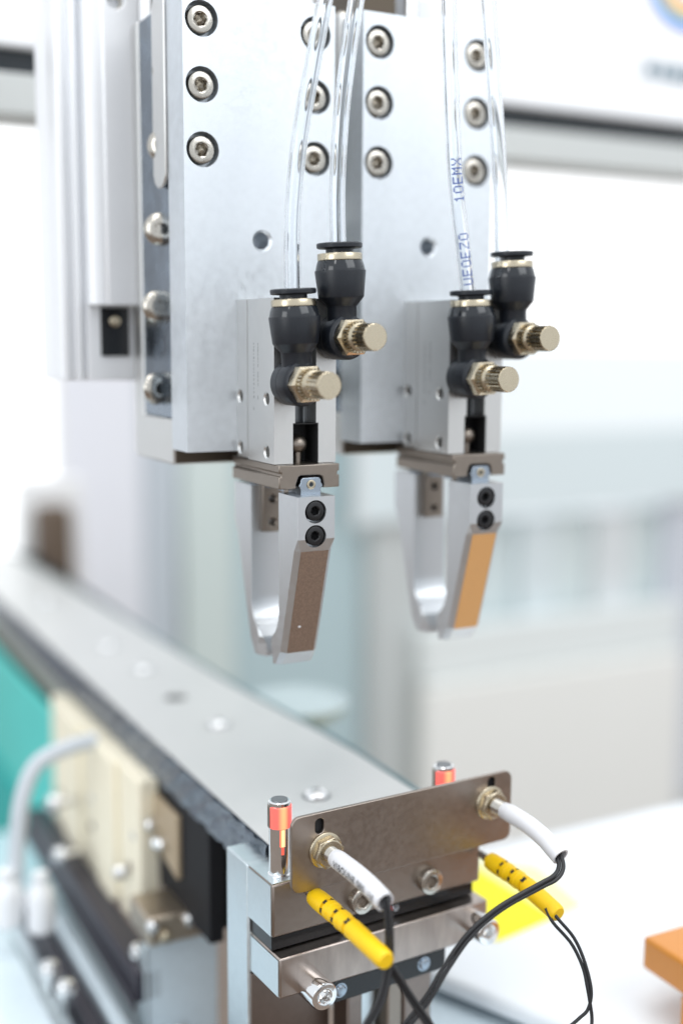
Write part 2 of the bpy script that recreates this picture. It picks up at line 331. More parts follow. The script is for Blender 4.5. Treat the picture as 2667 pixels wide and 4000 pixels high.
def gripper():
    rt = Root('gripper', 'near left parallel gripper with dark brown pads on its jaws', 'robot gripper', (22, -13, -187))
    slot = MB().box(18.65, 26.0, -31, -21.5, -108, -60)
    low = MB().box(17.9, 26.8, -31, -20, -121, -106.2)
    hs = []
    for y, z in ((-2.75, -98.7), (-23.7, -98.7), (-2.75, -115.5), (-23.7, -115.5)):
        hs.append(MB().lathe([(2.35, -1), (2.3, .02), (1.85, .5), (1.85, 5)], (11.4, y, z), 'x', 36))
    b1 = obj('body', MB().box(11.4, 33.0, -29.5, -8.75, -119, -67.3), ALU, rt, bevel=.35, cut=[slot, low, hs[1], hs[3]])
    obj('back_body', MB().box(11.25, 33.1, -8.6, -.05, -118.6, -67.2), ALU, rt, bevel=.4, cut=[hs[0].__class__().lathe([(2.35, -1), (2.3, .02), (1.85, .5), (1.85, 5)], (11.25, -2.75, -98.7), 'x', 36), MB().lathe([(2.35, -1), (2.3, .02), (1.85, .5), (1.85, 5)], (11.25, -2.75, -115.5), 'x', 36)])
    obj('slot_shade', MB().box(18.7, 25.95, -23.2, -21.4, -106.4, -67.5).box(23.4, 23.8, -25.5, -23.2, -106.4, -67.5), SLOTG, rt)  # darker sheets paint the shade inside the slot
    obj('cavity_shade', MB().box(18.0, 26.7, -20.6, -20.1, -118.9, -106.3).box(18.0, 18.2, -29.2, -20.6, -118.9, -106.3).box(26.5, 26.7, -29.2, -20.6, -118.9, -106.3).box(18.2, 26.5, -29.2, -20.6, -106.6, -106.3), SHBLK, rt)  # black sheets paint the dark inside of the lower recess
    lv = MB().lathe([(.3, -3), (2.0, -2.7), (2.9, -1.4), (3.1, 0), (2.9, 1.4), (2, 2.7), (.3, 3)], (21.2, -25, -113.2), 'x', 32)
    lv.lathe([(1.5, 0), (1.3, -6)], (21.2, -25.4, -113.2), 'z', 20).lathe([(1.7, -3.2), (1.7, -.5)], (21.2, -25, -113.2), 'x', 20)
    obj('lever', lv, STEEL, rt)
    # markings on the side: two columns of tiny engraved strokes and a tick
    mk = MB(); z = -81.2; rr = random.Random(3)
    while z > -98:
        h = rr.uniform(.35, .9); mk.box(11.38, 11.4, -14.0+rr.uniform(-.15, .15), -13.5, z-h, z)
        if rr.random() > .25: mk.box(11.38, 11.4, -17.3, -17.3+rr.uniform(-.5, -.3)*-1, z-h-.3, z)
        z -= h+rr.uniform(.35, .7)
    mk.prism([(-14.2, -101.8), (-13.7, -102.2), (-13.1, -101.6), (-12.8, -101.2), (-13.6, -102.9)], 'x', 11.38, 11.4)
    obj('side_marking', mk, GINK, rt)['kind'] = 'stuff'
    # guide rail block
    g = [MB().box(10, 12.5, -40, 10, -122.7, -121.5), MB().box(32.2, 34, -40, 10, -122.7, -121.5),
         MB().prism([(18.0, -130), (18.0, -127), (17.6, -125.6), (18.4, -123.1), (19.2, -122.6), (25.9, -122.6), (26.8, -123.1), (27.5, -125.6), (27, -127), (27, -130)], 'y', -40, 10)]
    obj('guide_block', MB().box(11.7, 32.9, -32.5, 5.8, -126.7, -119.15), STEEL, rt, bevel=.35, cut=g)
    C = -12.5
    for far in (False, True):
        m = (lambda y: 2*C-y) if far else (lambda y: y)
        f = obj('finger', finger_mesh(far), FING, rt, sharp=10, cut=[MB().lathe([(3.75, -1), (3.7, 0), (3.55, .4), (3.5, 4)] if not far else [(3.75, 1), (3.7, 0), (3.55, -.4), (3.5, -4)], (21.75, m(-38), zz), 'y', 44) for zz in (-133.5, -141.4)])
        pass
        sub('pad', pad_mesh(far), PADB, f, rt)
        if not far: sub('speck', MB().lathe([(.02, 0), (.55, 0), (.4, .12)], (20.3, -29.25, -171.9), '-y', 16), WHITE, f, rt)
        for zz in (-133.5, -141.4):
            so = bpy.data.objects.new('screw', M_BLK); COL.objects.link(so); so.parent = f
            so.location = (Vector((21.75, m(-37.75), zz+.22))-rt.base)*S; so.rotation_euler = (math.pi/2 if not far else -math.pi/2, .3*zz, 0)
        cx = [(18.9, -129), (18.9, -126.9), (18.2, -125.8), (18.9, -124.8), (18.9, -123.9), (19.6, -123.2), (25.2, -123.2), (25.9, -123.9), (25.9, -124.8), (26.6, -125.8), (25.9, -126.9), (25.9, -129)]
        y0, y1 = sorted((m(-33.3), m(-16)))
        cr = obj('carriage', MB().prism(cx, 'y', y0, y1), MIRR, rt, bevel=.2)
        ys = m(-33.3)
        sub('carriage_screw', MB().lathe([(1.5, 0), (1.5, .25), (1.2, .35), (.8, .3), (.7, -.1)] , (22.4, ys, -125.4), 'y' if far else '-y', 24), NICK, cr, rt)
        y0, y1 = sorted((m(-23.8), m(-20.6)))
        hl = [MB().lathe([(1.25, -8), (1.25, 8)], (22.1, m(-22), zz), 'y', 24) for zz in (-133.2, -141.2)]
        obj('jaw', MB().box(18.6, 25.9, y0, y1, -144.6, -123.6), STEEL, rt, bevel=.5, cut=hl)
        y0, y1 = sorted((m(-23.75), m(-22.6)))
        obj('jaw_gap', MB().box(17.7, 26.8, y0, y1, -146.2, -129.2), SHBLK, rt, bevel=.4) if False else None
    return rt
# ================================================================== flow control fitting
def fitting(name_lbl, base, lean, spin=0, knob_out=0.):
    rt = Root('flow_valve', name_lbl, 'air fitting', base, group='black push-in air fittings on the grippers')
    ox, oy, oz = base
    def L(prof, ax, z=0, y=0, seg=56, mb=None): return (mb or MB()).lathe(prof, (ox, oy+y, oz+z), ax, seg)
    obj('banjo', L([(6.2, -6), (6.9, -5.4), (7.0, -4.8), (7.0, -1.2), (6.86, -1.12), (6.86, -.98), (7.0, -.9), (7.0, 3.4), (6.7, 4.2), (6.0, 4.6), (5.6, 5.05), (.5, 5.05)], '-y'), BLACK, rt)
    obj('stud', L([(3.2, -14), (3.2, -6.0)], '-y', seg=24), NICK, rt)
    nk = L([(4.7, 3.5), (4.75, 9.4), (5.0, 9.9)], 'z')
    obj('neck', nk, BLACK, rt)
    obj('barrel', L([(3, 9.4), (4.95, 9.6), (7.05, 12.2), (7.15, 12.5), (7.95, 20.1), (7.9, 20.4), (4, 20.4)], 'z', seg=72), BLACK, rt, sharp=16)
    obj('shoulder', L([(4, 20.4), (7.72, 20.4), (7.66, 20.9), (7.35, 22.3), (6.95, 23.35), (4, 23.36)], 'z', seg=72), GLOSS, rt)
    obj('ring', L([(4, 23.4), (6.75, 23.4), (6.95, 23.65), (6.95, 25.35), (6.8, 25.6), (5.0, 25.7), (4.6, 25.3)], 'z', seg=64), NICK, rt)
    obj('release_button', L([(2.75, 22), (4.25, 22), (4.25, 26.9), (6.6, 27.1), (7.05, 27.35), (7.1, 28.4), (6.85, 28.75), (3.3, 28.85), (2.75, 28.4), (2.75, 22)], 'z', seg=64, ), BLACK, rt)
    hx = L([(4.6, 4.8), (5.6, 5.0), (6.15, 5.5), (6.15, 8.3), (5.2, 8.9), (4, 8.9)], '-y', seg=6)
    obj('hex_body', hx, NICK, rt, sharp=20)
    k1 = MB().gear(4.85, 4.2, 26, 9.4, 11.6, (ox, oy, oz)); k1.lathe([(4.9, 8.8), (4.9, 9.4)], (ox, oy, oz), '-y', 40)
    obj('collar', k1, NICK, rt, sharp=22)
    e = knob_out
    obj('neck_pin', L([(4.35, 11.4), (4.3, 12.0), (3.3, 12.6), (3.2, 15+e)], '-y', seg=32), NICK, rt)
    kb = MB().gear(4.15, 3.3, 20, 14.2+e, 21.2+e, (ox, oy, oz)); kb.lathe([(3.4, 21.1+e), (4.0, 21.2+e), (4.0, 21.45+e), (3.8, 21.62+e)], (ox, oy, oz), '-y', 40)
    obj('knob', kb, NICK, rt, sharp=22)
    rt.o.rotation_euler = (0, lean, 0); return rt
# 5 x 7 dot characters for the ink-jet printing on the tube
FONT5 = {'1': '00100 01100 00100 00100 00100 00100 01110', '7': '11111 00001 00010 00010 00100 00100 00100', 'C': '11111 10000 10000 10000 10000 10000 11111',
         'M': '10001 11011 10101 10101 10001 10001 10001', 'X': '10001 10001 01010 00100 01010 10001 10001', '0': '01110 10001 10001 10001 10001 10001 01110',
         'A': '01110 10001 10001 11111 10001 10001 10001', 'E': '11111 10000 10000 11110 10000 10000 11111', 'J': '00111 00010 00010 00010 00010 10010 01100',
         'D': '11110 10001 10001 10001 10001 10001 11110', 'U': '10001 10001 10001 10001 10001 10001 01110', ' ': '00000 '*7, 'Z': '11111 00001 00010 00100 01000 10000 11111'}
def along(pts):
    d = [0.]
    for a, b in zip(pts, pts[1:]): d.append(d[-1]+(b-a).length)
    def at(s):
        s = max(0, min(d[-1]-1e-6, s)); i = max(k for k in range(len(d)-1) if d[k] <= s)
        t = (s-d[i])/(d[i+1]-d[i]); return pts[i].lerp(pts[i+1], t), (pts[i+1]-pts[i]).normalized()
    return at, d[-1]
def wrap_point(at, s, ang, rad, ref):
    p, T = at(s); u = (ref-T*ref.dot(T)).normalized(); w = T.cross(u); return p+(u*math.cos(ang)+w*math.sin(ang))*rad
def tube(label, pts, text=None):
    P = spline(pts, 10)
    rt = Root('air_tube', label, 'air tube', pts[0], group='clear air tubes')
    t = obj('tube_wall', MB().sweep(P, 2.52, 32, inner=1.7), GLASS, rt)
    if text:
        mb = MB(); at, Ln = along(P); ref = Vector((-.42, -.9, 0))
        for string, s0, a0 in text:
            px = .45; s = s0
            for ch in string:
                rows = FONT5[ch].split()
                for ri, row in enumerate(rows):
                    for ci, bit in enumerate(row):
                        if bit == '1':
                            ss = s+ci*px; aa = a0+(ri-3)*.20
                            q = [wrap_point(at, ss+dx*px*.44, aa+da*.11, 2.55, ref) for dx, da in ((-1, -1), (1, -1), (1, 1), (-1, 1))]
                            mb.add(q, [(0, 1, 2, 3)])
                s += px*6.4
        obj('printed_text', mb, INK, rt)['kind'] = 'stuff'
    return rt

su = slide_unit()
gr = gripper()
T = Vector((65.26, 1.69, .77))
su2 = copy_tree(su.o); su2.location = su.o.location+T*S
tag(su2, 'right vertical slide behind the clear tubes, its aluminium face plate softly out of focus', 'linear slide', 'vertical slides carrying the grippers')
su.o['group'] = 'vertical slides carrying the grippers'
gr2 = copy_tree(gr.o); gr2.location = gr.o.location+T*S
tag(gr2, 'right parallel gripper with bright orange pads on its jaws', 'robot gripper', 'parallel grippers')
gr.o['group'] = 'parallel grippers'
for f in kids(gr2):
    for c in kids(f):
        if c.name.startswith('pad'): c.data = c.data.copy(); c.data.materials.clear(); c.data.materials.append(PADO)
        if c.name.startswith('speck'): bpy.data.objects.remove(c)
fitting('lower air fitting on the left gripper, brass knob turned far out towards the viewer', (16.7, -35.5, -93.5), R(-3.2), knob_out=0)
fitting('upper air fitting on the left gripper, above and right of its twin', (31.8, -36.2, -79.3), R(-2.6), knob_out=-.4)
fitting('lower air fitting on the right gripper with the printed tube plugged in', (16.7+T.x, -35.5+T.y, -93.1+T.z), R(-2.4), knob_out=-.5)
fitting('upper air fitting on the right gripper, rightmost knob against the pale background', (32.2+T.x, -36.2+T.y, -80+T.z), R(-2.2), knob_out=-.8)
tube('clear air tube bending right from the lower fitting of the left gripper', [(15.1, -35.5, -69.5), (15, -35.5, -64.5), (15, -35.5, -43.8), (17.3, -35.5, -20.7), (21.3, -35.5, -.2), (25.5, -35.5, 20.1), (30, -35, 40), (34, -34, 60)])
tube('clear air tube rising from the upper fitting of the left gripper', [(30.3, -36.2, -55), (30.1, -36, -49.6), (30.1, -35.5, -32.6), (31.8, -35.5, -8), (36.2, -35.5, 21.5), (42, -35, 50), (44, -34, 62)])
tube('clear air tube with blue dotted printing above the right gripper', [(80.4, -33.8, -69), (79.4, -33.8, -63.8), (76.8, -33.8, -47.4), (73.8, -33.8, -26.8), (71.7, -33.8, .1), (70.2, -33.8, 26.4), (69, -33, 62)],
     text=[('UE0EZ0', 7.5, .15), ('10EMX', 34.0, .15)])
tube('clear unprinted air tube at far right, plugged into the rightmost fitting', [(92.9, -34.2, -56), (92.7, -33.8, -50.6), (91.6, -33.8, -29.8), (89, -33.8, -5.1), (85.2, -33.8, 28.3), (81, -33, 62)])

# ================================================================== machine column on the left
rt = Root('machine_column', 'pale ribbed aluminium column behind the left slide', 'machine column', (-22, 75, -95))
obj('profile', MB().prism([(-31.4, 61), (-30.6, 60), (-28.6, 60), (-28.2, 62), (-26.4, 62), (-26, 60), (-24, 60), (-23.7, 62.5), (-22.2, 62.5), (-21.8, 60), (-4, 60), (-4, 90), (-31.4, 90), (-31.4, 79), (-30.7, 78), (-30.7, 73), (-31.4, 72)], 'z', -95, 120), COLM, rt, bevel=.5)
pk = MB().box(-17.2, -7.0, 50, 66, -86, -68.8)
obj('socket', MB().box(-17.4, -6.8, 59.2, 60.1, -86.2, -68.6), JET, rt, bevel=.3)
obj('socket_screw', MB().lathe([(1.9, 0), (1.9, .5), (1.5, .8), (.4, .8)], (-12.2, 59.2, -73.6), '-y', 24), NICK, rt)
rt = Root('cylinder_block', 'white square actuator housing clamped to the machine column', 'actuator', (-12, 57, -68))
prof = [(-22, 56.5), (-20.6, 55), (-18.5, 54.2), (-16.4, 54.2), (-15.8, 53.4), (-3, 53.4), (-2.4, 54), (-2.4, 59.9), (-22, 59.9)]
obj('housing', MB().prism(prof, 'z', -68, 120), COLM, rt, bevel=.4, cut=[MB().lathe([(3.0, -3), (3.0, 4)], (-11.2, 53.4, 36.8), 'y', 36)])
place('screw', M_SIDE, rt, (-11.2, 56, 36.8), ROT_FRONT)

# ================================================================== lower sensor assembly (its own slightly turned frame)
OL = (14.6, -57.1, 0); DL = R(3.5)
def low(name, label, cat, base, group=None): return Root(name, label, cat, base, DL, group, OL)
rt = low('sensor_bracket', 'brown-grey steel plate with rounded corners holding two white sensors', 'bracket', (32, .7, -248.3))
slots = [MB().rrect(-2.2, .9, -230.6, -225.6, 1.5, -3, 5), MB().rrect(64.2, 67.3, -229.4, -224.8, 1.5, -3, 5)]
obj('plate', MB().rrect(-10.4, 74.3, -248.3, -223.9, 3.0, 0, 1.4), BRACK, rt, bevel=.25, cut=slots)
obj('slot_hole_shade', MB().box(-3, 2, 1.6, 2.2, -231.5, -225).box(63.5, 68, 1.6, 2.2, -230.5, -225), SHBLK, rt)  # black sheets behind the slots paint their darkness
def hexpoly(rad, cx, cz, a0=0): return [(cx+rad*math.cos(R(a0+60*k)), cz+rad*math.sin(R(a0+60*k))) for k in range(6)]
def sensor(label, x, z, path, text):
    rt = low('fiber_sensor', label, 'fiber sensor', (x, 0, z), 'white sleeved fiber sensors')
    obj('washer', MB().lathe([(5.7, .05), (5.7, .5), (5.3, .75), (2.6, .75)], (x, 0, z), '-y', 36), NICK, rt, bevel=.1)
    obj('nut', MB().prism(hexpoly(5.1, x, z, 12), 'y', -.8, -3.3).lathe([(4.4, 3.3), (4.2, 3.6), (2.5, 3.6)], (x, 0, z), '-y', 32), NICK, rt, bevel=.3)
    th = []; y = -2.
    while y < 9.5: th += [(2.45, y), (2.12, y+.35)]; y += .7
    obj('threaded_stub', MB().lathe(th, (x, 0, z), '-y', 32), SCRW, rt)
    P = spline(path, 8); n = len(P)
    rr = [2.7+.25*min(1, i/5.) for i in range(n)]
    sl = obj('sleeve', MB().sweep(P, rr, 28, inner=.80), WHITE, rt)
    if text:
        cu = bpy.data.curves.new('t', 'FONT'); cu.body = text; cu.size = 3.0; cu.offset = .05; cu.space_character = 1.15
        to = bpy.data.objects.new('t', cu); COL.objects.link(to); bpy.context.view_layer.update()
        me = bpy.data.meshes.new_from_object(to.evaluated_get(bpy.context.evaluated_depsgraph_get())); bpy.data.objects.remove(to)
        bm = bmesh.new(); bm.from_mesh(me); bmesh.ops.triangulate(bm, faces=bm.faces); bmesh.ops.subdivide_edges(bm, edges=[e for e in bm.edges if e.calc_length() > .5], cuts=2)
        at, Ln = along(P); ref = Vector((-.9, -.1, -.25)); mb = MB()
        mb.v = [tuple(wrap_point(at, v.co.x*.86+3.4, v.co.y*-.36+.10, 3.0, ref)) for v in bm.verts]; bm.verts.index_update(); mb.f = [tuple(q.index for q in f.verts) for f in bm.faces]; bm.free()
        sub('printed_text', mb, BINK, sl, rt)
    return rt
sensor('left white fiber sensor with black lettering on its sleeve', 1.3, -236.2, [(1.3, -6.2, -236.4), (1.4, -10, -236.5), (1.5, -18, -236.8), (1.5, -26, -237.6), (1.6, -33.5, -239.2)], "VIBOUN8 080 :10")
sensor('right white fiber sensor whose sleeve droops over the yellow note', 65.0, -233.6, [(65, -8, -233.6), (65.2, -13, -233.8), (65.6, -20, -234.6), (65.9, -27, -236.3), (66, -31.5, -238.2), (66.2, -34.6, -239.7)], None)
def boot(label, path):
    rt = low('sensor_boot', label, 'cable boot', path[0], 'yellow cable boots')
    P = spline(path, 16); at, Ln = along(P)
    prof = [(0, 2.2), (.02, 2.75), (.08, 2.95), (.18, 3.0), (.215, 2.95), (.22, 2.3), (.245, 2.3), (.25, 2.95), (.30, 2.95), (.305, 2.75), (.37, 2.75), (.375, 2.25), (.40, 2.25), (.405, 2.9), (.45, 2.9), (.455, 2.7), (.52, 2.7), (.525, 2.25), (.55, 2.25), (.555, 2.85), (.93, 2.75), (.98, 2.6), (1.0, 2.2)]
    pts = []; rs = []
    for t, r in prof:
        p, _ = at(t*Ln); pts.append(p); rs.append(r*1.05)
    b = obj('boot', MB().sweep(pts, rs, 28), YELL, rt, sharp=30)
    ref = Vector((-.3, -.35, .9)); mb = MB()
    for t in (.232, .387, .535):
        for k in range(6):
            a = k*math.pi/3+.2; w = .22 if t < .5 else .34
            if t > .5 and k % 2: continue
            q = []
            for rr in (2.1, 3.02 if t < .3 else 2.94):
                for ds, da in ((-.022, -w), (.02, -w), (.02, w), (-.022, w)): q.append(wrap_point(at, (t+ds)*Ln, a+da, rr, ref))
            mb.add(q, [(0, 1, 2, 3), (4, 5, 6, 7), (0, 1, 5, 4), (1, 2, 6, 5), (2, 3, 7, 6), (3, 0, 4, 7)])
    sub('vent_mark', mb, SHBLK, b, rt)
    p0, T0 = at(0); obj('ferrule', MB().sweep([p0-T0*5, p0-T0*1.5, p0+T0*.5], [1.2, 1.5, 2.0], 20), SCRW, rt)
    return rt
boot('left yellow ribbed cable boot below the lettered white sensor', [(-2, 1.5, -250.9), (-2, -12, -251.2), (-2, -26, -251.9), (-1.9, -40, -253.2)])
boot('right yellow cable boot in front of the yellow note', [(65.5, 0, -254), (65.8, -12, -254.8), (66.2, -22, -256.2), (66.6, -34, -259.2)])
def light_post(label, x):
    rt = low('light_post', label, 'sensor post', (x, 13, -247.2), 'steel posts with red light rings')
    obj('post', MB().lathe([(3.7, -247.2), (3.7, -246.6), (3.3, -246.2), (3.3, -233), (3.3, -224), (3.5, -223.9), (3.5, -223.0), (3.1, -222.6)], (x, 13, 0), 'z', 40), CHROME, rt)
    obj('lens_cap', MB().lathe([(2.7, -222.7), (2.6, -222.3), (.3, -222.25)], (x, 13, 0), 'z', 32), SLOTG, rt)
    def arc(r0, r1, z0, z1, a0, a1, n=16):
        po = [(x+r1*math.cos(R(a0+(a1-a0)*k/n)), 13+r1*math.sin(R(a0+(a1-a0)*k/n))) for k in range(n+1)]+[(x+r0*math.cos(R(a1-(a1-a0)*k/n)), 13+r0*math.sin(R(a1-(a1-a0)*k/n))) for k in range(n+1)]
        return MB().prism(po, 'z', z0, z1)
    obj('light_ring', arc(3.2, 3.85, -231.1, -224.2, -168, 120, 30), GLOWR, rt, bevel=.15)
    obj('dark_ring', arc(3.2, 3.8, -231.1, -224.2, 121, 191, 10), STEEL, rt, bevel=.15)
    obj('glow_slit', arc(3.0, 3.42, -237.0, -231.4, -116, -84, 8), GLOWS, rt, bevel=.2); obj('glow_tail', arc(3.0, 3.4, -239.5, -237.1, -108, -92, 4), REDL, rt)
light_post('steel post with glowing red ring at the left corner of the end block', -7.7)
light_post('steel post with glowing red ring showing above the bracket at right', 55.3)

rt = low('end_block', 'zinc plated end block with tall left leg under the running plate', 'steel block', (26, 20, -310))
obj('block', MB().box(-13.4, 67, 7, 24, -264.7, -247.3), BRACK, rt, bevel=.7, ang=60)
obj('side_bright_skin', MB().box(-13.75, -13.45, 7.6, 23.6, -264.2, -247.7), ZINC, rt)  # thin paler skin: the brighter left side put into the colour
obj('top_cap', MB().box(-13.2, 66.8, 7.4, 39, -247.25, -246.95), ZINC, rt)  # paler skin over the block: its brighter top put into the colour
obj('leg', MB().box(-13.5, 16.5, 24.1, 40, -420, -246.9), ZINC, rt, bevel=.7)
obj('leg_front_brown_skin', MB().box(-12.9, 16.4, 23.0, 24.0, -420, -284.5), BRNPL, rt, bevel=.2)  # brown skin: the leg's darker front put into the colour
for x, z in ((18.2, -259.2), (45.2, -259.0)): place('screw', M_PL, rt, (x, 4.2, z), (math.pi/2, x, 0))
rt = low('gasket_plate', 'black plate sandwiched between end block and clamp bar', 'gasket', (20, 20, -270))
obj('sheet', MB().box(-12.4, 66, 9.5, 40, -270.2, -264.9), JET, rt, bevel=.2)
obj('flap', MB().prism([(25, -265), (31, -283.5), (24.9, -284.5), (24.6, -266)], 'x', -13.3, -12.0), JET, rt)
for x in (14, 34): obj('rivet', MB().lathe([(1.5, 0), (1.2, .4), (.3, .5)], (x, 9.4, -267.2), '-y', 20), MIRR, rt)
rt = low('clamp_bar', 'reflective steel clamp bar with two protruding socket screws', 'clamp bar', (27, 14, -284))
obj('bar', MB().box(-12.4, 68.3, 4, 24.8, -283.8, -270.6), REFLST, rt, bevel=.55)
obj('end_bright_skin', MB().box(-12.75, -12.45, 4.7, 24.2, -283.2, -271.2), ZINC, rt)  # paler skin: the bar's brighter left end put into the colour
for x, z in ((-1.4, -281.6), (62.4, -277.2)): place('screw', M_BAR, rt, (x, -5, z), (math.pi/2, x, 0))
rt = low('black_strip', 'black strip with two bolt heads under the clamp bar', 'strip', (27, 6, -291))
obj('strip', MB().box(.5, 51.5, 4.8, 20, -291.4, -284.0), JET, rt, bevel=.3)
for x in (9.8, 42.5):
    obj('bolt', MB().lathe([(1.9, 0), (1.9, .6), (1.5, 1.1), (.3, 1.2)], (x, 4.8, -287.4), '-y', 24).lathe([(2.6, 0), (2.5, .25), (1.5, .3)], (x, 4.8, -287.4), '-y', 24), MIRR, rt)
def post(label, x0, x1, y0, y1, m):
    rt = low('support_post', label, 'support post', ((x0+x1)/2, (y0+y1)/2, -420), 'steel posts under the black strip')
    obj('bar', MB().box(x0, x1, y0, y1, -420, -291.8), m, rt, bevel=.8); obj('foot', MB().box(x0-1, x1+1, y0-1, y1+1, -424, -420.2), ZINC, rt, bevel=.3)
post('first steel post right of the brown-painted leg front', 17.2, 23.0, 12, 22, BRNPL)
post('bluish bright post in the middle under the black strip', 24.0, 32.0, 18, 30, ZINC)
post('brown steel post under the right half of the black strip', 33.0, 39.0, 12, 24, STEEL)
post('wide brown post at the right end of the black strip', 39.6, 51.0, 12, 26, BRNPL)

def cable(label, pts, gap, r=.68, pts2=None):
    rt = Root('twin_cable', label, 'cable', pts[0], group='thin black twin cables')
    P = spline(pts, 8)
    if pts2: obj('strand', MB().sweep(P, r, 12), CABLE, rt); obj('strand', MB().sweep(spline(pts2, 8), r, 12), CABLE, rt); return rt
    n = len(P); A = []; B = []
    for i, p in enumerate(P):
        Tn = (P[min(i+1, n-1)]-P[max(i-1, 0)]).normalized(); sd = Tn.cross(Vector((.46, .89, -.14))).normalized(); a = .35*math.sin(i*.12)
        sd = sd*math.cos(a)+Tn.cross(sd)*math.sin(a); A.append(p+sd*gap); B.append(p-sd*gap)
    obj('strand', MB().sweep(A, r, 12), CABLE, rt); obj('strand', MB().sweep(B, r, 12), CABLE, rt)
    return rt
c = cable('black twin cable hanging from the lettered left white sleeve', [(19.4, -84.4, -238.4), (18.7, -89.7, -238.2), (18.7, -92.1, -246.1), (17.9, -93.4, -257.1), (14.3, -95.2, -265.9), (9.1, -95.8, -272.4), (3.7, -96.2, -278.3)], .70)
obj('red_dot', MB().lathe([(.45, -.2), (.45, .1), (.2, .3)], (19.9, -91.0, -241.2), '-y', 12), REDD, c)
cable('black twin cable running down from the left yellow boot', [(15.4, -89.0, -252.4), (18.2, -92.9, -256.8), (22.2, -94.4, -263.7), (26.0, -96.3, -270.4), (29.7, -98.1, -276.8), (34.2, -100.5, -284.6)], .66)
cable('black twin cable sweeping left from the right white sleeve', [(82.2, -84.6, -238.0), (82.3, -87.6, -239.9), (81.4, -89.6, -242.4), (78.0, -91.0, -244.2), (72.0, -91.2, -245.6), (58.5, -90.5, -249.9), (47.7, -90.4, -255.8), (39.2, -90.8, -264.0), (33.1, -91.1, -271.6), (25.2, -90.5, -279.7), (17.2, -89.6, -285.9)], .70)
cable('thin black twin cable looping down from the right yellow boot and parting below', [(81.0, -84.4, -257.0), (82.6, -87.7, -260.3), (86.6, -90.7, -266.1), (88.5, -93.9, -273.0), (89.2, -96.7, -281.3), (88.0, -97.0, -287.1), (85.4, -96.1, -290.0), (81.0, -95.4, -292.9), (75.3, -94.2, -297.0)], .6, .55,
      [(80.2, -84.2, -257.6), (81.1, -87.1, -261.4), (85.8, -90.5, -267.9), (87.9, -93.8, -274.6), (88.2, -96.1, -280.6), (88.8, -97.4, -287.1), (88.9, -97.9, -290.0), (87.9, -99.1, -293.5), (86.7, -100.6, -299.6)])

# ================================================================== running track
rt = Root('feeder_track', 'long pale feeder track with mottled dark side running into the distance', 'feeder track', (42, 200, -300))
top = [(8.6, -31), (75.4, -31), (75.9, 17), (76, 36), (74.4, 66), (71.2, 104), (67.7, 148), (63.5, 291), (52, 560), (8, 560)]
hl = MB().lathe([(5.4, -8), (5.4, 8)], (36.6, 138, -243), 'z', 32)
obj('running_plate', MB().prism(top, 'z', -245.5, -243), TOPP, rt, bevel=.4, cut=[hl])
edge = top[1:-1]
ob = [(x+1.6, y) for x, y in edge][::-1]
obj('edge_strip', MB().prism([(x+.1, y) for x, y in edge]+ob, 'z', -248, -242.6), DTEAL, rt)
obj('hole_shade', MB().lathe([(5.3, -245.4), (5.3, -244.2)], (36.6, 138, 0), 'z', 32), SHBLK, rt)  # black disc paints the darkness down the hole
# lumpy side skin
mb = MB(); nx, nz = 150, 10; rr = random.Random(5)
for i in range(nx+1):
    y = -31+591*i/nx
    for k in range(nz+1):
        z = -243.4-14.5*k/nz; mb.v.append((7.4+.5*math.sin(y*.9+k*1.3)+.5*math.sin(y*.37-k*.8)+rr.uniform(-.35, .35), y, z))
for i in range(nx):
    for k in range(nz):
        a = i*(nz+1)+k; mb.f.append((a, a+1, a+nz+2, a+nz+1))
b0 = len(mb.v)
mb.add([(8.5, -31, -243.4), (8.5, 560, -243.4), (8.5, 560, -257.9), (8.5, -31, -257.9)], [(0, 1, 2, 3)])
obj('side_skin', mb, FOAM, rt, sharp=80)
obj('lower_frame', MB().box(8.8, 14, 30, 560, -272, -258), GREEN, rt, bevel=.5)
obj('core', MB().box(14, 70, 26, 560, -300, -246), MATTE, rt)
M_DOME = None
for y, x in ((-.3, 40.8), (90.3, 39), (188, 37.5), (240, 34.6), (365, 32.2)):
    obj('bolt_seat', MB().lathe([(5.2, -243.02), (5.2, -242.9), (4.7, -242.75), (3.5, -242.75)], (x, y, 0), 'z', 40), SLOTG, rt)
    o = obj('dome_bolt', MB().lathe([(4.3, 0), (4.3, .5), (3.9, 1.4), (3.1, 2.1), (2.2, 2.45), (1.5, 2.55), (1.4, 1.2), (.2, 1.1)], (x, y, -243), 'z', 40), CHROME, rt)

# ================================================================== blurred things at the lower left
rt = Root('terminal_strip', 'cream plastic terminal strip under the left side of the track', 'terminal strip', (4, 150, -326))
for i, y in enumerate((80, 109, 138, 167, 196)):
    zt = -258-.6*i
    o = obj('terminal', MB().prism([(y, -318-2*i), (y+5, -322-2*i), (y+27.5, -325-2*i), (y+28.5, -322-2*i), (y+28.5, zt), (y, zt)], 'x', -2.2*(i % 2), 8.4), CREAM, rt, bevel=.8)
    sub('contact', MB().lathe([(2.4, -8), (2.4, 0), (1.6, .8), (.2, .9)], (0, y+14, -300-2*i), '-x', 20), CREAM if i % 2 else BRWN, o, rt)
    sub('screw_head', MB().lathe([(2.0, -1), (2.0, .4), (1.3, .8), (.2, .9)], (0, y+8+i*3, -284-3*(i % 3)), '-x', 20), NICK if i % 2 else CHROME, o, rt)
rt = Root('dark_rail', 'dark rail along the foot of the cream terminal strip', 'rail', (-4, 130, -340))
obj('rail', MB().box(-12, -1, 50, 236, -336, -323.5), PURP, rt, bevel=1); obj('lip', MB().box(-13.4, -12.2, 50, 236, -339, -334), PURP, rt, bevel=.3)
rt = Root('dark_rail', 'lower dark rail set flat on the pale blue base plate', 'rail', (-30, 130, -360))
